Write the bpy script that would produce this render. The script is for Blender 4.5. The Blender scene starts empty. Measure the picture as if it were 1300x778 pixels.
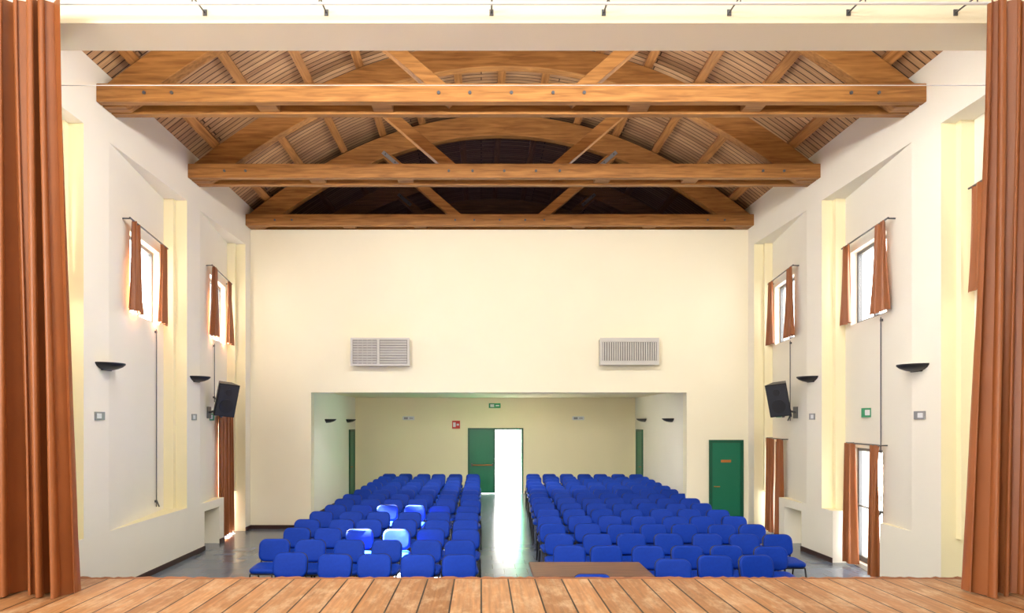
import bpy, bmesh, math, random
from mathutils import Vector, Matrix
random.seed(7)
S=bpy.context.scene
S.view_settings.view_transform='Standard'
COL=S.collection

# ---------------------------------------------------------------- materials
def lin(c):
    r=[]
    for v in c:
        v=v/255.0
        r.append(v/12.92 if v<=0.04045 else ((v+0.055)/1.055)**2.4)
    return (r[0],r[1],r[2],1)
def base(name):
    m=bpy.data.materials.new(name); m.use_nodes=True
    nt=m.node_tree; b=nt.nodes['Principled BSDF']
    return m,nt,b
def simple(name,c,rough=.6,metal=0,var=.06,scale=6,bump=0,bscale=60,spec=.5,sheen=0):
    m,nt,b=base(name)
    N=nt.nodes; L=nt.links
    tc=N.new('ShaderNodeTexCoord')
    no=N.new('ShaderNodeTexNoise'); no.inputs['Scale'].default_value=scale; no.inputs['Detail'].default_value=4
    L.new(tc.outputs['Object'],no.inputs['Vector'])
    mx=N.new('ShaderNodeMix'); mx.data_type='RGBA'
    a=lin(c); mx.inputs['A'].default_value=tuple(x*(1-var) for x in a[:3])+(1,)
    mx.inputs['B'].default_value=tuple(min(1,x*(1+var)) for x in a[:3])+(1,)
    L.new(no.outputs['Fac'],mx.inputs['Factor']); L.new(mx.outputs['Result'],b.inputs['Base Color'])
    b.inputs['Roughness'].default_value=rough; b.inputs['Metallic'].default_value=metal
    b.inputs['Specular IOR Level'].default_value=spec
    if sheen>0:
        b.inputs['Sheen Weight'].default_value=sheen; b.inputs['Sheen Roughness'].default_value=.4
        b.inputs['Sheen Tint'].default_value=tuple(min(1,x*3) for x in a[:3])+(1,)
    if bump>0:
        n2=N.new('ShaderNodeTexNoise'); n2.inputs['Scale'].default_value=bscale
        L.new(tc.outputs['Object'],n2.inputs['Vector'])
        bp=N.new('ShaderNodeBump'); bp.inputs['Strength'].default_value=bump; bp.inputs['Distance'].default_value=.01
        L.new(n2.outputs['Fac'],bp.inputs['Height']); L.new(bp.outputs['Normal'],b.inputs['Normal'])
    return m
def wood(name,c1,c2,scl=(1,12,12),rough=.5,lam=0):
    m,nt,b=base(name); N=nt.nodes; L=nt.links
    tc=N.new('ShaderNodeTexCoord'); mp=N.new('ShaderNodeMapping'); mp.inputs['Scale'].default_value=scl
    L.new(tc.outputs['Object'],mp.inputs['Vector'])
    no=N.new('ShaderNodeTexNoise'); no.inputs['Scale'].default_value=1.6; no.inputs['Detail'].default_value=7; no.inputs['Distortion'].default_value=.6
    L.new(mp.outputs['Vector'],no.inputs['Vector'])
    cr=N.new('ShaderNodeValToRGB'); e=cr.color_ramp.elements
    e[0].position=.3; e[0].color=lin(c1); e[1].position=.7; e[1].color=lin(c2)
    L.new(no.outputs['Fac'],cr.inputs['Fac']); L.new(cr.outputs['Color'],b.inputs['Base Color'])
    b.inputs['Roughness'].default_value=rough; b.inputs['Specular IOR Level'].default_value=.3
    return m
def planks(name,cols,mort,row,width,msize,axes,rough=.45,grain=True,worn=0.0,spec=.4,wc=(222,196,162)):
    m,nt,b=base(name); N=nt.nodes; L=nt.links
    tc=N.new('ShaderNodeTexCoord'); sp=N.new('ShaderNodeSeparateXYZ'); cb=N.new('ShaderNodeCombineXYZ')
    L.new(tc.outputs['Object'],sp.inputs[0])
    L.new(sp.outputs[axes[0]],cb.inputs[0]); L.new(sp.outputs[axes[1]],cb.inputs[1])
    br=N.new('ShaderNodeTexBrick'); br.inputs['Scale'].default_value=1
    br.inputs['Color1'].default_value=lin(cols[0]); br.inputs['Color2'].default_value=lin(cols[1]); br.inputs['Mortar'].default_value=lin(mort)
    br.inputs['Mortar Size'].default_value=msize; br.inputs['Mortar Smooth'].default_value=.1
    br.inputs['Brick Width'].default_value=width; br.inputs['Row Height'].default_value=row
    L.new(cb.outputs[0],br.inputs['Vector'])
    mp=N.new('ShaderNodeMapping'); mp.inputs['Scale'].default_value=(1.2,22,1)
    L.new(cb.outputs[0],mp.inputs['Vector'])
    no=N.new('ShaderNodeTexNoise'); no.inputs['Scale'].default_value=1.5; no.inputs['Detail'].default_value=8
    L.new(mp.outputs['Vector'],no.inputs['Vector'])
    mr=N.new('ShaderNodeMapRange'); mr.inputs['From Min'].default_value=.25; mr.inputs['From Max'].default_value=.75
    mr.inputs['To Min'].default_value=.66 if grain else .97; mr.inputs['To Max'].default_value=1.25 if grain else 1.03
    L.new(no.outputs['Fac'],mr.inputs['Value'])
    vm=N.new('ShaderNodeVectorMath'); vm.operation='SCALE'
    L.new(br.outputs['Color'],vm.inputs[0]); L.new(mr.outputs['Result'],vm.inputs['Scale'])
    out=vm.outputs[0]
    if worn>0:
        n3=N.new('ShaderNodeTexNoise'); n3.inputs['Scale'].default_value=2.4; n3.inputs['Detail'].default_value=9; n3.inputs['Roughness'].default_value=.75
        m3=N.new('ShaderNodeMapping'); m3.inputs['Scale'].default_value=(1,2.5,1); L.new(cb.outputs[0],m3.inputs['Vector'])
        L.new(m3.outputs[0],n3.inputs['Vector'])
        r3=N.new('ShaderNodeMapRange'); r3.inputs['From Min'].default_value=.48; r3.inputs['From Max'].default_value=.68; r3.inputs['To Max'].default_value=worn
        L.new(n3.outputs['Fac'],r3.inputs['Value'])
        mu=N.new('ShaderNodeMath'); mu.operation='MULTIPLY'; iv=N.new('ShaderNodeMath'); iv.operation='SUBTRACT'; iv.inputs[0].default_value=1
        L.new(br.outputs['Fac'],iv.inputs[1]); L.new(iv.outputs[0],mu.inputs[0]); L.new(r3.outputs['Result'],mu.inputs[1])
        mx=N.new('ShaderNodeMix'); mx.data_type='RGBA'; L.new(mu.outputs[0],mx.inputs['Factor']); L.new(out,mx.inputs['A'])
        mx.inputs['B'].default_value=lin(wc); out=mx.outputs['Result']
    L.new(out,b.inputs['Base Color'])
    b.inputs['Roughness'].default_value=rough; b.inputs['Specular IOR Level'].default_value=spec
    bp=N.new('ShaderNodeBump'); bp.inputs['Strength'].default_value=.4; bp.inputs['Distance'].default_value=.01
    L.new(br.outputs['Fac'],bp.inputs['Height']); bp.invert=True; L.new(bp.outputs['Normal'],b.inputs['Normal'])
    return m

M_cream=simple('plaster_cream',(247,240,214),.85,var=.03,scale=1.2,bump=.1,bscale=40)
M_white=simple('plaster_white',(240,236,222),.85,var=.03,scale=1.2,bump=.1,bscale=40)
M_yellow=simple('plaster_yellow',(241,232,194),.85,var=.03,scale=1.2)
M_recess=simple('plaster_pale_yellow',(250,239,204),.85,var=.03,scale=1.2)
M_wood=wood('glulam_timber',(128,84,42),(176,124,68))
M_wood2=wood('glulam_timber_purlin',(142,94,48),(190,136,80),scl=(12,1,12))
M_roof=planks('roof_boards',[(204,164,120),(168,126,88)],(84,56,34),.13,3.4,.012,(0,1),rough=.7)
M_stage=planks('stage_boards',[(190,138,92),(158,108,66)],(44,28,20),.27,3.5,.008,(1,0),rough=.45,worn=.65)
M_floor=planks('floor_tiles',[(108,118,134),(100,111,128)],(88,96,108),.4,.4,.003,(0,1),rough=.2,grain=False,spec=.6)
M_base=simple('baseboard_brown',(62,40,34),.5)
M_curt=simple('curtain_satin',(146,86,46),.42,var=.16,scale=3,bump=.15,bscale=150,spec=.5,sheen=.25)
M_blue=simple('blue_fabric',(0,52,158),.6,var=.15,scale=30,bump=.2,bscale=300,spec=.22)
M_black=simple('black_plastic',(24,24,28),.45)
M_blackm=simple('black_metal',(18,18,20),.35,metal=.3)
M_grey=simple('grey_metal',(150,152,156),.4,metal=.5)
M_dgrey=simple('dark_grey_metal',(92,94,98),.4,metal=.4)
M_vent=simple('vent_grey',(200,197,190),.5)
M_ventd=simple('vent_shadow',(110,107,104),.7)
M_green=simple('green_door_paint',(14,112,82),.4,var=.04)
M_greend=simple('green_frame_paint',(10,84,60),.4,var=.04)
M_sign_g=simple('sign_green',(20,140,90),.5)
M_sign_w=simple('sign_white',(225,227,230),.5,var=.01)
M_sign_r=simple('sign_red',(205,40,30),.5)
M_table=wood('table_laminate',(90,58,46),(118,78,60),scl=(2,16,16),rough=.35)
M_brass=simple('brass_bar',(190,120,60),.35,metal=.4)
M_loft_shade=simple('loft_shade_dark',(42,36,44),.9)  # darkness of the unlit loft put into the wall colour
M_ext=simple('exterior_paving',(226,224,218),.9)
def glass():
    m,nt,b=base('window_glass'); N=nt.nodes; L=nt.links
    t=N.new('ShaderNodeBsdfTransparent'); g=N.new('ShaderNodeBsdfGlossy'); g.inputs['Roughness'].default_value=.05
    mx=N.new('ShaderNodeMixShader'); mx.inputs[0].default_value=.06
    L.new(t.outputs[0],mx.inputs[1]); L.new(g.outputs[0],mx.inputs[2]); L.new(mx.outputs[0],N['Material Output'].inputs['Surface'])
    return m
M_glass=glass()
def shade_sheet_mat():  # half-transparent dark colour standing in for the loft's shade
    m,nt,b=base('loft_shade_sheet_dark'); N=nt.nodes; L=nt.links
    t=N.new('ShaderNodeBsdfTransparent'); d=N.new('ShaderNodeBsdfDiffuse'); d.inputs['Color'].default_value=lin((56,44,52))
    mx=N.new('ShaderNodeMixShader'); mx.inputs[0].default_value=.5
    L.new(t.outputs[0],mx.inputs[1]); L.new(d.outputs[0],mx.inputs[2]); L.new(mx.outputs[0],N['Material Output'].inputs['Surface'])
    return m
M_shade_sheet=shade_sheet_mat()

# ---------------------------------------------------------------- mesh builder
class B:
    def __init__(s,name,mats,loc=(0,0,0)):
        s.name=name; s.v=[]; s.f=[]; s.m=[]; s.sm=[]; s.mats=mats; s.loc=Vector(loc)
    def add(s,vs,fs,mi=0,M=None,smooth=False):
        o=len(s.v)
        for p in vs:
            p=Vector(p)
            if M is not None: p=M@p
            s.v.append(p-s.loc)
        for f in fs:
            s.f.append([i+o for i in f]); s.m.append(mi); s.sm.append(smooth)
    def box(s,x0,x1,y0,y1,z0,z1,mi=0,M=None,sides=None):
        if x0>x1:x0,x1=x1,x0
        vs=[(x0,y0,z0),(x1,y0,z0),(x1,y1,z0),(x0,y1,z0),(x0,y0,z1),(x1,y0,z1),(x1,y1,z1),(x0,y1,z1)]
        fs=[(0,3,2,1),(4,5,6,7),(0,1,5,4),(1,2,6,5),(2,3,7,6),(3,0,4,7)]
        if sides is None: s.add(vs,fs,mi,M)
        else:
            for f,k in zip(fs,sides): s.add(vs,[f],k,M)
    def tube(s,pts,r,mi=0,n=8,M=None,cap=True):
        pts=[Vector(p) for p in pts]; vs=[];fs=[]
        for i,p in enumerate(pts):
            if i==0: d=pts[1]-p
            elif i==len(pts)-1: d=p-pts[i-1]
            else: d=(pts[i+1]-p).normalized()+(p-pts[i-1]).normalized()
            d.normalize()
            u=d.cross(Vector((0,0,1)))
            if u.length<.1: u=d.cross(Vector((1,0,0)))
            u.normalize(); w=d.cross(u)
            for k in range(n):
                a=2*math.pi*k/n; vs.append(p+u*math.cos(a)*r+w*math.sin(a)*r)
        for i in range(len(pts)-1):
            for k in range(n):
                fs.append((i*n+k,i*n+(k+1)%n,(i+1)*n+(k+1)%n,(i+1)*n+k))
        s.add(vs,fs,mi,M,True)
        if cap:
            s.add(vs[:n],[tuple(range(n))],mi,M); s.add(vs[-n:],[tuple(reversed(range(n)))],mi,M)
    def beam(s,p0,p1,wy,h,mi=0):
        p0=Vector(p0);p1=Vector(p1); d=(p1-p0).normalized(); n=Vector((-d.z,0,d.x))*h/2; y=Vector((0,wy/2,0))
        vs=[p0-n-y,p1-n-y,p1-n+y,p0-n+y,p0+n-y,p1+n-y,p1+n+y,p0+n+y]
        s.add(vs,[(0,3,2,1),(4,5,6,7),(0,1,5,4),(1,2,6,5),(2,3,7,6),(3,0,4,7)],mi)
    def pad(s,w,h,t,r,mi,M,curve=0,n=5):
        pts=[]
        for cx,cz,a0 in ((1,1,0),(-1,1,90),(-1,-1,180),(1,-1,270)):
            for k in range(n+1):
                a=math.radians(a0+90*k/n)
                pts.append((cx*(w/2-r)+r*math.cos(a),cz*(h/2-r)+r*math.sin(a)))
        lay=[(-.5,.80),(-.44,.92),(-.2,1),(.2,1),(.5,.93)]
        vs=[];fs=[];k=len(pts)
        for off,sc in lay:
            ex=(1-sc)*min(w,h)/2
            for x,z in pts:
                xx=x*(1-ex*2/w); zz=z*(1-ex*2/h)
                vs.append((xx,off*t-curve*xx*xx,zz))
        for i in range(len(lay)-1):
            for j in range(k): fs.append((i*k+j,i*k+(j+1)%k,(i+1)*k+(j+1)%k,(i+1)*k+j))
        cf=len(vs); vs.append((0,-.52*t,0)); cb=len(vs); vs.append((0,.5*t,0))
        for j in range(k):
            fs.append((cf,(j+1)%k,j)); fs.append((cb,(len(lay)-1)*k+j,(len(lay)-1)*k+(j+1)%k))
        s.add(vs,fs,mi,M,True)
    def mesh(s):
        me=bpy.data.meshes.new(s.name); me.from_pydata([tuple(v) for v in s.v],[],s.f)
        for m in s.mats: me.materials.append(m)
        me.polygons.foreach_set('material_index',s.m); me.polygons.foreach_set('use_smooth',s.sm)
        bm=bmesh.new(); bm.from_mesh(me); bmesh.ops.recalc_face_normals(bm,faces=bm.faces); bm.to_mesh(me); bm.free()
        me.update(); return me
    def obj(s,me=None):
        o=bpy.data.objects.new(s.name,me or s.mesh()); o.location=s.loc; COL.objects.link(o); return o
def bev(o,w=.01,seg=2):
    m=o.modifiers.new('bevel','BEVEL'); m.width=w; m.segments=seg; m.limit_method='ANGLE'; return o

# ---------------------------------------------------------------- dimensions
FL,FR=-5.56,6.43          # flush planes of the side walls
RD=.41                    # recess depth
CX=(FL+FR)/2; HW=(FR-FL)/2
YB=16.45                  # back wall
YR=24.4                   # rear wall
IL,IR=-4.5,5.5            # under-gallery side walls
YS=7.2                    # hall begins behind proscenium
ZL=6.76
def cells(b,axis,c0,c1,u0,u1,v0,v1,holes,mi=0,M=None):
    holes=[h for h in holes if h[1]>u0 and h[0]<u1]
    us=sorted({u0,u1}|{h[i] for h in holes for i in (0,1)}); vs=sorted({v0,v1}|{h[i] for h in holes for i in (2,3)})
    for i in range(len(us)-1):
        j=0
        while j<len(vs)-1:
            um=(us[i]+us[i+1])/2
            def inh(k):
                vm=(vs[k]+vs[k+1])/2
                return any(h[0]<um<h[1] and h[2]<vm<h[3] for h in holes)
            if inh(j): j+=1; continue
            k=j
            while k+1<len(vs)-1 and not inh(k+1): k+=1
            if axis=='x': b.box(c0,c1,us[i],us[i+1],vs[j],vs[k+1],mi,M)
            else: b.box(us[i],us[i+1],c0,c1,vs[j],vs[k+1],mi,M)
            j=k+1

# ---------------------------------------------------------------- shell
b=B('floor',[M_floor]); b.box(-6.5,7.4,6.9,24.7,-.1,0); b.obj()
PIL=[(9.55,10.2),(12.9,13.5),(16.1,16.45)]
BAYS=[(6.85,9.55),(10.2,12.9),(13.5,16.1)]      # canted (saw-tooth) wall panels
WZ=(4.35,5.68)
WIN=[(7.7,9.2),(11.05,12.55),(14.3,15.8)]
DOORS={'left':[(15.1,16.0,.05,2.6)],'right':[(11.2,12.42,.08,2.12),(15.15,16.02,.08,2.12)]}
def shear(sg,bay):
    ya,yb=BAYS[bay]; k=sg*RD/(yb-ya)
    M=Matrix.Identity(4); M[0][1]=k; M[0][3]=-k*ya; return M
def px(side,y):
    F,sg=(FL,-1) if side=='left' else (FR,1)
    for ya,yb in BAYS:
        if ya<=y<=yb: return F+sg*RD*(y-ya)/(yb-ya)
    return F
for side,F,sg in (('left',FL,-1),('right',FR,1)):
    R=F+sg*RD; O=R+sg*.3
    b=B('wall_'+side,[M_white,M_yellow,M_cream])
    holes=[(w[0],w[1],WZ[0],WZ[1]) for w in WIN]+DOORS[side]+[(13.66,14.56,-1,.84)]
    for bi,(ya,yb) in enumerate(BAYS):
        M=shear(sg,bi)
        cells(b,'x',F,F+sg*.3,max(ya,YS),yb,0,ZL,holes,0,M)
    b.box(F,O,YS,YR+.3,ZL,8.1,0)
    for y0,y1 in PIL:
        b.box(F,O,y0,y1,0,ZL,0,sides=(0,0,1,0,0,0))
        b.box(R-sg*.2,R,y0-.1,y0,0.95,ZL,1)
    if side=='left': segs=[(YS,9.55),(10.2,12.9)]
    else: segs=[(YS,8.9),(10.2,11.02),(12.5,12.9)]
    for y0,y1 in segs: b.box(F,R,y0,y1,0,.95,0,sides=(0,1,0,0,0,0))
    b.box(F,R,13.5,13.72,0,.95); b.box(F,R,14.5,14.75,0,.95,sides=(0,1,0,0,0,0)); b.box(F,R,13.72,14.5,.78,.95,sides=(0,1,0,0,0,0)); b.box(R-sg*.05,R+sg*.3,13.6,14.6,0,.86,1)
    b.box(F,O,YB,YR+.3,0,ZL,0)
    b.obj()
    b=B('baseboard_'+side,[M_base])
    X=F-sg*.02
    for y0,y1 in PIL+segs+[(13.5,13.72),(14.5,14.75)]: b.box(F,X,y0,y1,0,.09)
    b.obj()
b=B('wall_back',[M_cream]); cells(b,'y',YB,YB+.3,FL,FR,0,7.2,[(-4.1,4.95,-1,3.28)]); b.obj()
b=B('baseboard_back',[M_base]); b.box(FL,-4.1,YB-.02,YB,0,.09); b.box(4.95,5.44,YB-.02,YB,0,.09); b.box(6.35,FR,YB-.02,YB,0,.09); b.obj()
b=B('wall_gallery_left',[M_white]); b.box(IL-.3,IL,YB+.3,YR,0,3.42); b.obj()
b=B('wall_gallery_right',[M_white]); b.box(IR,IR+.3,YB+.3,YR,0,3.42); b.obj()
b=B('baseboard_gallery',[M_base]); b.box(IL,IL+.02,YB+.3,23.15,0,.09); b.box(IR-.02,IR,YB+.3,23.15,0,.09)
b.box(IL,-.52,YR-.02,YR,0,.09); b.box(1.55,IR,YR-.02,YR,0,.09); b.obj()
b=B('ceiling_gallery',[M_recess]); b.box(FL,FR,YB+.3,YR,3.42,3.62); b.obj()
DX0,DX1,DZ=-.48,1.5,2.34
b=B('wall_rear',[M_recess,M_loft_shade]); cells(b,'y',YR,YR+.3,-6.3,7.2,0,3.52,[(DX0,DX1,-1,DZ)],0); b.box(-6.3,7.2,YR,YR+.3,3.52,10.6,1); b.obj()
b=B('loft_shade_sheet',[M_shade_sheet])  # added dark sheet, dims the loft above the back wall
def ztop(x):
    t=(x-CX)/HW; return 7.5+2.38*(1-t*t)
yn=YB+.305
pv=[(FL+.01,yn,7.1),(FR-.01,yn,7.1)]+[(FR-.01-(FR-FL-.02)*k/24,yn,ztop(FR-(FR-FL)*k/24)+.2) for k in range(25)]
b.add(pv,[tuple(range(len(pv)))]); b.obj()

# roof + purlins + trusses
b=B('ceiling_roof',[M_roof]); n=40; vs=[];fs=[]
for k in range(n+1):
    x=FL-.75+(FR-FL+1.5)*k/n; z=ztop(x)+.25
    vs+= [(x,6.7,z),(x,YR+.4,z),(x,6.7,z+.12),(x,YR+.4,z+.12)]
for k in range(n):
    a=k*4; c=a+4
    fs+=[(a,a+1,c+1,c),(a+2,c+2,c+3,a+3),(a,c,c+2,a+2),(a+1,a+3,c+3,c+1)]
b.add(vs,fs); b.obj()
b=B('roof_purlins',[M_wood2])
for k in range(-6,7):
    x=CX+k*.92; z=ztop(x)
    t=math.atan(-2*2.38*(x-CX)/HW**2)
    M=Matrix.Translation((x,0,z))@Matrix.Rotation(-t,4,'Y')
    b.box(-.08,.08,7.2,YR,0.02,.26,0,M)
b.obj()
TY=(10.12,13.2,16.36,19.4,22.5)
for ty in TY:
    b=B('roof_truss',[M_wood,M_grey,M_dgrey],loc=(CX,ty,7.47))
    for dy in (-.2,.2):
        b.box(FL,FR,ty+dy-.065,ty+dy+.065,7.205,7.47,0)
    N=36; T=.48; vs=[];fs=[]
    for k in range(N+1):
        x=FL+(FR-FL)*k/N; zt=ztop(x); sl=-2*2.38*(x-CX)/HW**2
        l=math.hypot(-sl,1)
        zb=zt-T*l
        zb=max(zb,7.205)
        for yy in (-.1,.1): vs+=[(x,ty+yy,zb),(x,ty+yy,zt)]
    for k in range(N):
        a=k*4;c=a+4
        fs+=[(a,c,c+1,a+1),(a+2,a+3,c+3,c+2),(a,a+2,c+2,c),(a+1,c+1,c+3,a+3)]
    fs+=[(0,1,3,2),(N*4,N*4+2,N*4+3,N*4+1)]
    b.add(vs,fs,0)
    for sg in (-1,1):
        xa,za=CX+sg*.85,7.33; xb=CX+sg*2.72; zb=ztop(xb)-.45
        b.beam((xa,ty,za),(xb,ty,zb),.19,.2,0)
        p=Vector((xb-sg*.12,ty-.108,zb-.1)); d=Vector((xb-xa,0,zb-za)).normalized()
        b.beam(p-d*.24,p+d*.24,.02,.09,1)
        for q in (-.15,.15):
            c=p+d*q; b.tube([c+Vector((0,-.01,0)),c+Vector((0,-.03,0))],.018,2,6)
        for q in (.2,-.25):
            b.tube([(xa+sg*q,ty-.265,7.33),(xa+sg*q,ty-.285,7.33)],.025,2,8)
        for q in (4.9,5.3):
            b.tube([(CX+sg*q,ty-.265,7.33),(CX+sg*q,ty-.285,7.33)],.025,2,8)
    b.tube([(CX,ty-.265,7.33),(CX,ty-.285,7.33)],.025,2,8)
    for q in (-1.9,1.9,-3.6,3.6):
        b.box(CX+q-.15,CX+q+.15,ty-.135,ty+.135,7.23,7.44,0)
    bev(b.obj(),.008,1)

# ---------------------------------------------------------------- stage & proscenium
b=B('wall_proscenium',[M_cream])
b.box(-7,-4.5,6.7,YS,0,6.5); b.box(5.38,8,6.7,YS,0,6.5); b.box(-7,8,6.7,YS,6.5,10.6); b.obj()
b=B('stage_floor',[M_stage,M_base]); b.box(-7,8,-4,6.7,.94,1.0,0)
b.box(-4.5,5.38,6.7,6.93,.94,1.0,0); b.box(-4.5,5.38,6.78,6.84,0,.94,1); b.obj()
b=B('stage_edge_trim',[simple('trim_cloth',(150,100,70),.8)])
vs=[];fs=[];N=220
for k in range(N+1):
    x=-4.5+9.88*k/N; vs+=[(x,6.9,1.002),(x,6.945,1.004+random.uniform(0,.016)),(x,6.95,.93+random.uniform(-.02,.02))]
for k in range(N): fs+=[(k*3,k*3+3,k*3+4,k*3+1),(k*3+1,k*3+4,k*3+5,k*3+2)]
b.add(vs,fs); b.obj()
b=B('wall_stage',[M_white]); b.box(-7.3,-7,-4,YS,0,10.6); b.box(8,8.3,-4,YS,0,10.6); b.box(-7.3,8.3,-4.3,-4,0,10.6); b.obj()
b=B('ceiling_stage',[M_white]); b.box(-7.3,8.3,-4.3,6.7,8.6,8.8); b.obj()
b=B('curtain_rail',[M_sign_w,M_dgrey])
b.tube([(-5.2,6.4,6.51),(5.6,6.4,6.51)],.014,0,8)
for x in (-2.71,-1.52,.1,1.2,2.43,3.6,4.65):
    b.tube([(x,6.7,6.60),(x,6.4,6.58),(x,6.4,6.5)],.009,1,6); b.box(x-.02,x+.02,6.69,6.7,6.57,6.63,1)
b.obj()
b=B('stage_wire',[M_sign_w]); b.tube([(-4.8,6.6,5.84),(5.6,6.6,5.84)],.004,0,5); b.obj()

def curtain(name,P0,P1,z0,z1,folds,amp,seed,flare=0.0,lean=0.0,lean0=0.0,res=14,nv=26):
    r=random.Random(seed)
    P0=Vector((P0[0],P0[1],0));P1=Vector((P1[0],P1[1],0)); d=P1-P0; L=d.length; d.normalize(); nrm=Vector((-d.y,d.x,0))
    nu=int(folds*res); ph=[r.uniform(-.9,.9) for _ in range(int(folds)+3)]; am=[r.uniform(.45,1.3) for _ in range(int(folds)+3)]
    b=B(name,[M_curt,M_dgrey],loc=((P0+P1)/2+Vector((0,0,z0)))); vs=[];fs=[]
    for j in range(nv+1):
        v=j/nv; z=z1+(z0-z1)*v
        for i in range(nu+1):
            u=i/nu; q=u*folds; k=int(q); f=q-k
            a=am[k]*(1-f)+am[k+1]*f; p=ph[k]*(1-f)+ph[k+1]*f
            w=L+(lean-lean0)*v**1.3
            s=lean0*v**1.3+u*w + .02*math.sin(q*3.1+v*2)
            A=amp*a*(.6+.4*v+flare*v*v)
            ang=2*math.pi*q+p*(1+.9*v)+.4*math.sin(v*3+seed)
            pt=P0+d*(s+.28*amp*math.sin(2*ang))+nrm*(A*math.sin(ang)+.3*A*math.sin(.5*ang+seed+v))
            vs.append((pt.x,pt.y,z+(.008*math.sin(q*5) if j==nv else 0)))
    for j in range(nv):
        for i in range(nu):
            a=j*(nu+1)+i; fs.append((a,a+1,a+nu+2,a+nu+1))
    b.add(vs,fs,0,None,True)
    return b
def join(b,q):
    off=len(b.v); b.v+=[v+q.loc-b.loc for v in q.v]; b.f+=[[i+off for i in f] for f in q.f]; b.m+=q.m; b.sm+=q.sm
b=curtain('stage_curtain',(-5.3,6.31),(-3.91,6.31),1.01,6.48,10.5,.145,3,flare=.3,lean=.18,nv=40,res=18); b.obj()
b=curtain('stage_curtain',(5.7,6.31),(4.68,6.31),1.01,6.48,8,.135,8,flare=.3,lean=.16,nv=40,res=18); b.obj()

# ---------------------------------------------------------------- windows, small curtains
wn=1
CW=[((7.3,7.8),(8.75,9.3)),((10.8,11.15),(12.22,12.58)),((14.05,14.4),(15.5,15.85))]
for side,F,sg in (('left',FL,-1),('right',FR,1)):
    for i,(y0,y1) in enumerate(WIN):
        z0,z1=WZ; M=shear(sg,i)
        b=B('window_%d'%wn,[M_dgrey,M_glass],loc=(px(side,(y0+y1)/2),(y0+y1)/2,z0)); wn+=1
        xa,xb=F+sg*.12,F+sg*.19
        fw=.06
        b.box(xa,xb,y0,y0+fw,z0,z1,0,M); b.box(xa,xb,y1-fw,y1,z0,z1,0,M); b.box(xa,xb,y0+fw,y1-fw,z0,z0+fw,0,M); b.box(xa,xb,y0+fw,y1-fw,z1-fw,z1,0,M)
        ym=(y0+y1)/2; b.box(xa,xb,ym-.035,ym+.035,z0+fw,z1-fw,0,M)
        b.box(F+sg*.15,F+sg*.155,y0+fw,y1-fw,z0+fw,z1-fw,1,M)
        b.obj()
        (a0,a1),(c0,c1)=CW[i]
        zt=5.78; cx=lambda y: px(side,y)-sg*.13
        b=curtain('window_curtain',(cx(a0),a0),(cx(a1),a1),4.36,zt,3.5,.06,wn,lean=.18,lean0=-.14,nv=14)
        ra,rb=a0-.1,c1+.06
        b.tube([(cx(ra),ra,zt),(cx(rb),rb,zt)],.014,1,8)
        for yy in (ra+.04,rb-.04): b.tube([(cx(yy),yy,zt),(px(side,yy),yy,zt)],.012,1,6)
        join(b,curtain('x',(cx(c0),c0),(cx(c1),c1),4.36,zt,3.5,.05,wn+20,lean=.08,lean0=-.06,nv=14))
        b.obj()
dn=1
def long_curtain(side,segs,z0,z1,seed):
    sg=-1 if side=='left' else 1
    b=None; cx=lambda y: px(side,y)-sg*.13
    for k,(a,e) in enumerate(segs):
        q=curtain('door_curtain',(cx(a),a),(cx(e),e),z0,z1,max(2.5,(e-a)/.15),.08,seed+k,nv=20)
        if b is None: b=q
        else: join(b,q)
    ya=segs[0][0]-.06; yb=segs[-1][1]+.03
    b.tube([(cx(ya),ya,z1),(cx(yb),yb,z1)],.014,1,8)
    for yy in (ya+.02,yb-.02): b.tube([(cx(yy),yy,z1),(px(side,yy),yy,z1)],.012,1,6)
    b.obj()
RL,RR=FL-RD,FR+RD
long_curtain('left',[(14.75,16.0)],.06,2.9,40)
long_curtain('right',[(11.06,11.3),(12.05,12.38)],.06,2.2,50)
long_curtain('right',[(14.8,15.05),(15.5,15.98)],.06,2.2,60)
for side,F,sg in (('left',FL,-1),('right',FR,1)):
    for (y0,y1,z0,z1) in DOORS[side]:
        M=shear(sg,1 if y0<13 else 2)
        b=B('door_%d'%dn,[M_dgrey,M_glass],loc=(px(side,y0),(y0+y1)/2,z0)); dn+=1
        xa,xb=F+sg*.08,F+sg*.14
        b.box(xa,xb,y0,y0+.06,z0,z1,0,M); b.box(xa,xb,y1-.06,y1,z0,z1,0,M); b.box(xa,xb,y0+.06,y1-.06,z0,z0+.1,0,M); b.box(xa,xb,y0+.06,y1-.06,z1-.06,z1,0,M)
        b.box(F+sg*.1,F+sg*.105,y0+.06,y1-.06,z0+.1,z1-.06,1,M)
        b.tube([(F+sg*.05,y0+.12,1.08),(F+sg*.05,y1-.12,1.08)],.015,0,6,M); b.obj()

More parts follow.
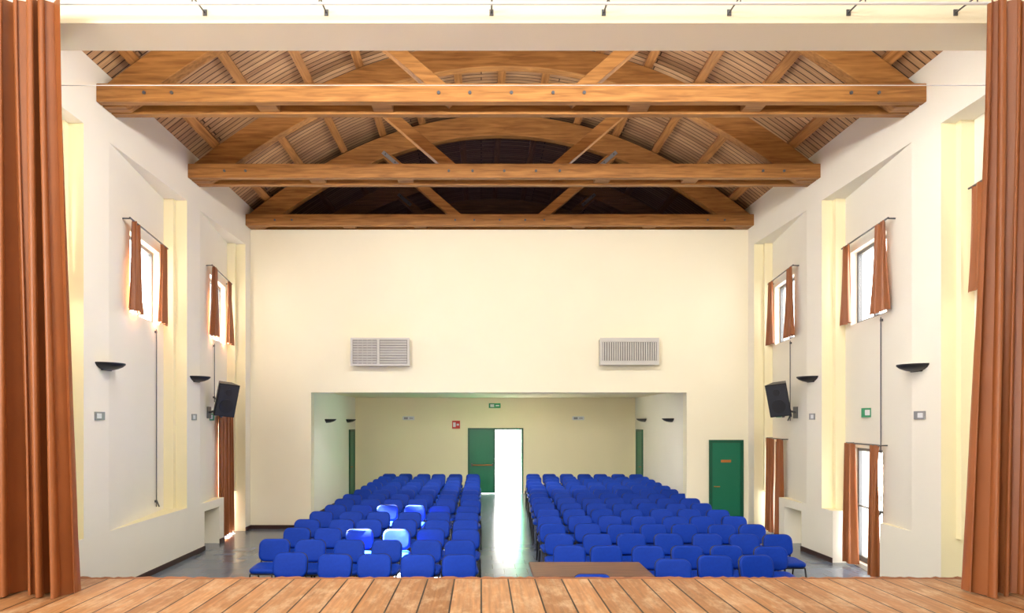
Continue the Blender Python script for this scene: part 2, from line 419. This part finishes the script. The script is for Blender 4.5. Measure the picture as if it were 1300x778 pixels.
# green doors
b=B('door_%d'%dn,[M_green,M_greend,M_sign_w,M_brass,M_sign_r],loc=(5.9,YB,0)); dn+=1
x0,x1,zt=5.48,6.3,2.14; y=YB
b.box(x0,x0+.07,y-.05,y,0,zt,1); b.box(x1-.07,x1,y-.05,y,0,zt,1); b.box(x0+.07,x1-.07,y-.05,y,zt-.07,zt,1)
b.box(x0+.07,x1-.07,y-.03,y-.002,.01,zt-.07,0)
b.box(5.76,6.0,y-.046,y-.03,1.6,1.66,3); b.tube([(x0+.12,y-.03,1.02),(x0+.12,y-.08,1.02),(x0+.24,y-.08,1.02)],.012,3,6); b.obj()
for X,sg in ((IL,1),(IR,-1)):
    b=B('door_%d'%dn,[M_green,M_greend,M_brass],loc=(X,23.65,0)); dn+=1
    b.box(X,X+sg*.05,23.2,23.27,0,2.3,1); b.box(X,X+sg*.05,24.03,24.1,0,2.3,1); b.box(X,X+sg*.05,23.27,24.03,2.23,2.3,1); b.box(X+sg*.002,X+sg*.03,23.27,24.03,.01,2.23,0)
    b.tube([(X+sg*.03,23.36,1.02),(X+sg*.08,23.36,1.02),(X+sg*.08,23.48,1.02)],.012,2,6); b.obj()
b=B('door_%d'%dn,[M_green,M_greend,M_brass,M_dgrey],loc=(.5,YR,0)); dn+=1
y=YR
b.box(DX0,DX0+.06,y-.03,y+.12,0,DZ,1); b.box(DX1-.06,DX1,y-.03,y+.12,0,DZ,1); b.box(DX0+.06,DX1-.06,y-.03,y+.12,DZ-.06,DZ,1)
b.box(DX0+.06,.5,y,y+.05,.02,DZ-.06,0); b.box(.44,.5,y-.012,y,.02,DZ-.06,1)
b.tube([(DX0+.14,y-.07,1.02),(.4,y-.07,1.02)],.02,2,8); b.box(DX0+.12,DX0+.17,y-.09,y,.97,1.07,3); b.box(.38,.43,y-.09,y,.97,1.07,3)
M=Matrix.Translation((DX1-.06,y+.12,0))@Matrix.Rotation(math.radians(-82),4,'Z')
b.box(-.92,0,-.02,.03,.02,DZ-.07,0,M)
b.obj()
b=B('exterior_ground',[M_ext]); b.box(-25,25,24.7,50,-.3,-.1); b.box(-1.5,2.5,24.7,26,-.1,-.02); b.obj()
b=B('exterior_railing',[M_dgrey])
b.tube([(-1,26,1.0),(3,26,1.0)],.025,0,8)
for k in range(21): b.tube([(-1+.2*k,26,-.1),(-1+.2*k,26,1.0)],.01,0,6)
b.tube([(-1,26,.1),(3,26,.1)],.015,0,6)
b.obj()

# ---------------------------------------------------------------- fittings
def vent(x0,x1,z0,z1,mode):
    b=B('air_vent_unit',[M_vent,M_ventd],loc=((x0+x1)/2,YB,z0)); y0=YB-.32
    b.box(x0+.02,x1-.02,y0+.03,YB,z0+.02,z1-.02,0)
    b.box(x0,x1,y0,y0+.04,z0,z0+.05); b.box(x0,x1,y0,y0+.04,z1-.05,z1); b.box(x0,x0+.05,y0,y0+.04,z0+.05,z1-.05); b.box(x1-.05,x1,y0,y0+.04,z0+.05,z1-.05)
    b.box(x0+.05,x1-.05,y0+.024,y0+.03,z0+.05,z1-.05,1)
    if mode=='h':
        xm=x0+(x1-x0)*.47; b.box(xm-.03,xm+.03,y0,y0+.04,z0+.05,z1-.05)
        n=9
        for k in range(n):
            z=z0+.09+(z1-z0-.18)*k/(n-1)
            for a,e in ((x0+.06,xm-.04),(xm+.04,x1-.06)):
                M=Matrix.Translation(((a+e)/2,y0+.008,z))@Matrix.Rotation(math.radians(-60),4,'X'); w=(e-a)/2
                b.box(-w,w,-.024,.024,-.006,.006,0,M)
        for k in range(1,5):
            x=x0+.06+(xm-x0-.1)*k/5; b.box(x-.005,x+.005,y0+.002,y0+.02,z0+.05,z1-.05)
    else:
        n=24
        for k in range(n):
            x=x0+.08+(x1-x0-.16)*k/(n-1); b.box(x-.015,x+.015,y0,y0+.024,z0+.09,z1-.09)
        b.box(x0+.05,x1-.05,y0,y0+.03,z0+.05,z0+.1); b.box(x0+.05,x1-.05,y0,y0+.03,z1-.1,z1-.05)
    b.obj()
vent(-3.09,-1.7,3.9,4.56,'h'); vent(2.81,4.2,3.92,4.56,'v')

def sconce(X,Y,Z,sg):
    b=B('wall_uplighter',[M_black,M_sign_w],loc=(X,Y,Z)); n=16; vs=[];fs=[]
    prof=[(1,.0),(1,-.02),(.85,-.055),(.6,-.085),(.3,-.105)]
    for r,dz in prof:
        for k in range(n+1):
            a=math.pi*k/n; vs.append((X+sg*(.27*r*math.sin(a)),Y-.27*r*math.cos(a),Z+.03+dz))
    for j in range(len(prof)-1):
        for k in range(n): a=j*(n+1)+k; fs.append((a,a+1,a+n+2,a+n+1))
    fs.append(tuple((len(prof)-1)*(n+1)+k for k in range(n+1)))
    b.add(vs,fs,0,None,True)
    vs=[(X+sg*.24*math.sin(math.pi*k/n),Y-.24*math.cos(math.pi*k/n),Z+.015) for k in range(n+1)]; b.add(vs,[tuple(range(n+1))],1)
    b.box(X,X+sg*.03,Y-.12,Y+.12,Z-.08,Z+.03); b.obj()
for X,Y,Z,sg in ((FL,10.1,3.42,1),(FL,13.3,3.43,1),(FR,10.07,3.40,-1),(FR,13.3,3.43,-1),(IL,19.9,2.62,1),(IL,23.0,2.62,1),(IR,19.75,2.64,-1),(IR,23.0,2.64,-1)):
    sconce(X,Y,Z,sg)

def speaker(x,y,z,sg,R):
    b=B('wall_loudspeaker',[M_black,simple('speaker_grille',(38,40,48),.6,var=.3,scale=120),M_dgrey],loc=(x,y,z))
    M=Matrix.Translation((x,y,z))@Matrix.Rotation(math.radians(sg*38),4,'Z')@Matrix.Rotation(math.radians(14),4,'X')@Matrix.Rotation(math.radians(sg*6),4,'Y')
    w,wb,h,d=.21,.13,.34,.3
    vs=[(-w,-d/2,-h),(w,-d/2,-h),(wb,d/2,-h),(-wb,d/2,-h),(-w,-d/2,h),(w,-d/2,h),(wb,d/2,h),(-wb,d/2,h)]
    b.add(vs,[(0,3,2,1),(4,5,6,7),(0,1,5,4),(1,2,6,5),(2,3,7,6),(3,0,4,7)],0,M)
    b.box(-w+.02,w-.02,-d/2-.015,-d/2,-h+.03,h-.03,1,M)
    b.tube([(0,-d/2-.017,-.12),(0,-d/2-.03,-.12)],.14,0,20,M); b.tube([(0,-d/2-.017,.17),(0,-d/2-.03,.17)],.07,0,16,M)
    b.tube([(x,y,z-.2),(R,y+.05,z-.28)],.022,2,8); b.box(R,R+sg*.02,y-.05,y+.15,z-.4,z-.16,2)
    b.tube([M@Vector((0,0,-h)),M@Vector((0,0,-h-.05))],.03,2,8)
    b.obj()
speaker(-5.3,14.1,3.05,1,px('left',14.1)); speaker(6.17,14.1,3.05,-1,px('right',14.1))

def plate(name,side,Y,Z,w,h,m1,m2=None):
    X=px(side,Y); sg=1 if side=='left' else -1
    b=B(name,[m1,m2 or m1],loc=(X,Y,Z)); b.box(X-sg*.02,X+sg*.025,Y-w/2,Y+w/2,Z-h/2,Z+h/2,0)
    if m2: b.box(X+sg*.025,X+sg*.03,Y-w*.4,Y+w*.1,Z-h*.3,Z+h*.3,1)
    bev(b.obj(),.004,1)
plate('switch_plate','left',9.93,2.67,.24,.12,M_grey,M_sign_w); plate('switch_plate','right',10.0,2.68,.24,.12,M_grey,M_sign_w)
plate('switch_plate','left',13.2,2.67,.2,.12,M_grey,M_sign_w); plate('switch_plate','right',13.25,2.68,.2,.12,M_grey,M_sign_w)
plate('exit_sign','right',11.8,2.74,.3,.16,M_sign_g,M_sign_w); plate('exit_sign','right',15.4,2.75,.3,.15,M_sign_g,M_sign_w); plate('exit_sign','left',14.4,2.68,.26,.15,M_sign_g,M_sign_w)
def fplate(name,x,z,w,h,m1,m2,y=YR):
    b=B(name,[m1,m2],loc=(x,y,z)); b.box(x-w/2,x+w/2,y-.03,y,z-h/2,z+h/2,0)
    b.box(x-w*.38,x-w*.05,y-.034,y-.03,z-h*.3,z+h*.3,1); b.box(x+w*.08,x+w*.38,y-.034,y-.03,z-h*.12,z+h*.12,1); bev(b.obj(),.003,1)
fplate('exit_sign',.48,3.14,.42,.17,M_sign_g,M_sign_w); fplate('emergency_light',-2.6,2.69,.42,.13,M_sign_w,M_grey); fplate('emergency_light',3.46,2.69,.42,.13,M_sign_w,M_grey)
fplate('fire_extinguisher_sign',-.9,2.46,.28,.28,M_sign_r,M_sign_w)
fplate('fire_extinguisher_sign',6.76,2.33,.1,.22,M_sign_w,M_sign_r,y=16.1)
for side,y,z0,z1,sg in (('left',12.3,1.05,4.25,1),('right',11.2,1.0,4.3,-1),('left',14.6,3.0,4.25,1),('right',14.5,2.6,4.3,-1)):
    R=px(side,y)
    b=B('window_winder_rod',[M_dgrey],loc=(R+sg*.03,y,z0)); b.tube([(R+sg*.03,y,z0),(R+sg*.03,y,z1)],.009,0,6)
    for z in (z0+.1,z1-.05): b.box(R-sg*.01,R+sg*.035,y-.02,y+.02,z-.02,z+.02)
    b.tube([(R+sg*.03,y,z0+.12),(R+sg*.08,y,z0)],.012,0,6); b.obj()

# ---------------------------------------------------------------- chairs
b=B('padded_stacking_chair',[M_blue,M_black,M_blackm])
RX=Matrix.Rotation
b.pad(.48,.45,.07,.09,0,Matrix.Translation((0,-.02,.455))@RX(math.radians(-87),4,'X'))
b.pad(.46,.43,.03,.08,1,Matrix.Translation((0,-.02,.415))@RX(math.radians(-87),4,'X'))
Mb=Matrix.Translation((0,.235,.665))@RX(math.radians(-12),4,'X')
b.pad(.45,.33,.06,.1,0,Mb,curve=.35)
b.pad(.46,.34,.025,.1,1,Mb@Matrix.Translation((0,.035,0)),curve=.35)
for s in (-1,1):
    x=s*.235
    b.tube([(x,-.26,0.0),(x*.98,-.16,.39),(x*.98,-.10,.41),(x*.98,.12,.41),(x*.98,.18,.39),(x,.28,0.0)],.013,2,8)
    b.tube([(s*.2,.02,.40),(s*.2,.20,.41),(s*.2,.235,.45),(s*.2,.275,.62)],.014,2,8)
    for yy in (-.26,.28): b.tube([(x,yy,0),(x,yy,.03)],.017,1,8)
b.tube([(-.23,-.10,.40),(.23,-.10,.40)],.012,2,8); b.tube([(-.23,.12,.40),(.23,.12,.40)],.012,2,8)
cme=b.mesh()
def chair(x,y,rot=0):
    o=bpy.data.objects.new('padded_stacking_chair',cme); o.location=(x,y-.25,0); o.rotation_euler=(0,0,math.radians(rot)); COL.objects.link(o)
rr=random.Random(11)
rows=14
for r in range(rows):
    yy=9.02+r*1.05
    for c in range(6):
        if r==0 and c==5: continue
        x=-.27-c*.565
        chair(x+rr.uniform(-.025,.025), yy+rr.uniform(-.05,.05)+.03*c, rr.uniform(-6,6))
for r in range(rows):
    yy=9.75+r*1.0
    x0=1.22+.5*(r/(rows-1))**1.5
    for c in range(7):
        x=x0+c*.565
        if r==0 and c==6: continue
        chair(x+rr.uniform(-.025,.025), yy+rr.uniform(-.05,.05)-.02*c, rr.uniform(-6,6)-(3 if c>3 else 0))
for x,y,a in ((3.05,8.98,-5),(3.63,9.0,4),(2.42,8.75,-8)): chair(x,y,a)
chair(1.28,7.88,0)
b=B('wooden_table',[M_table,M_blackm],loc=(1.35,8.45,0))
b.box(.62,2.05,8.04,8.88,.72,.765,0); b.box(.68,1.99,8.10,8.12,.35,.72,0)
for x in (.7,1.97):
    b.box(x-.02,x+.02,8.17,8.77,.03,.06,1); b.box(x-.02,x+.02,8.44,8.50,.06,.68,1)
    b.box(x-.02,x+.02,8.17,8.77,.68,.72,1)
    b.box(x-.03,x+.03,8.15,8.20,0,.03,1); b.box(x-.03,x+.03,8.74,8.79,0,.03,1)
bev(b.obj(),.006,2)

# ---------------------------------------------------------------- lights
def area(name,loc,target,sx,sy,p,c=(1,.97,.93)):
    l=bpy.data.lights.new(name,'AREA'); l.shape='RECTANGLE'; l.size=sx; l.size_y=sy; l.energy=p; l.color=c
    o=bpy.data.objects.new(name,l); o.location=loc; o.rotation_euler=(Vector(target)-Vector(loc)).to_track_quat('-Z','Y').to_euler(); COL.objects.link(o)
area('stage_fill_light',(-4.5,-3.2,5.2),(1.2,16,5.5),3,2,950)  # added fill behind the camera, lights the hall frontally like bounce
area('proscenium_fill_light',(.43,7.45,6.95),(.43,14,3.0),9,.4,460)  # added fill, hidden by the proscenium beam, brightens the hall
area('stage_ceiling_light',(.4,3.0,8.4),(.4,4.2,0),8,1.0,200)
area('gallery_fill_light',(.5,18.2,3.38),(.5,20,0),6,.3,220,(1,.93,.82))  # added warm fill to lift the walls under the gallery
for ty in TY[:2]:
    l=bpy.data.lights.new('truss_roof_fill','AREA'); l.shape='RECTANGLE'; l.size=7; l.size_y=.2; l.energy=60; l.color=(1,.96,.9)  # added upward fill for roof boards and trusses, no fixture modelled
    o=bpy.data.objects.new('truss_roof_fill',l); o.location=(CX,ty+.45,7.52); o.rotation_euler=(math.radians(180),0,0); COL.objects.link(o)
sd=Vector((4.5,-.78,-4.5))
l=bpy.data.lights.new('sun','SUN'); l.energy=420; l.angle=.012; l.color=(1,.93,.82)
o=bpy.data.objects.new('sun',l); o.rotation_euler=sd.to_track_quat('-Z','Y').to_euler(); COL.objects.link(o)
w=bpy.data.worlds.new('sky'); S.world=w; w.use_nodes=True
bg=w.node_tree.nodes['Background']; bg.inputs['Color'].default_value=(1,.97,.92,1); bg.inputs['Strength'].default_value=9

# ---------------------------------------------------------------- camera
cam=bpy.data.cameras.new('camera'); cam.sensor_width=36; cam.lens=867/1300*36
cam.shift_x=(650-611)/1300; cam.shift_y=(534-389)/1300; cam.clip_end=200
co=bpy.data.objects.new('camera',cam); co.location=(0,0,2.6); co.rotation_euler=(math.radians(90),0,0); COL.objects.link(co); S.camera=co
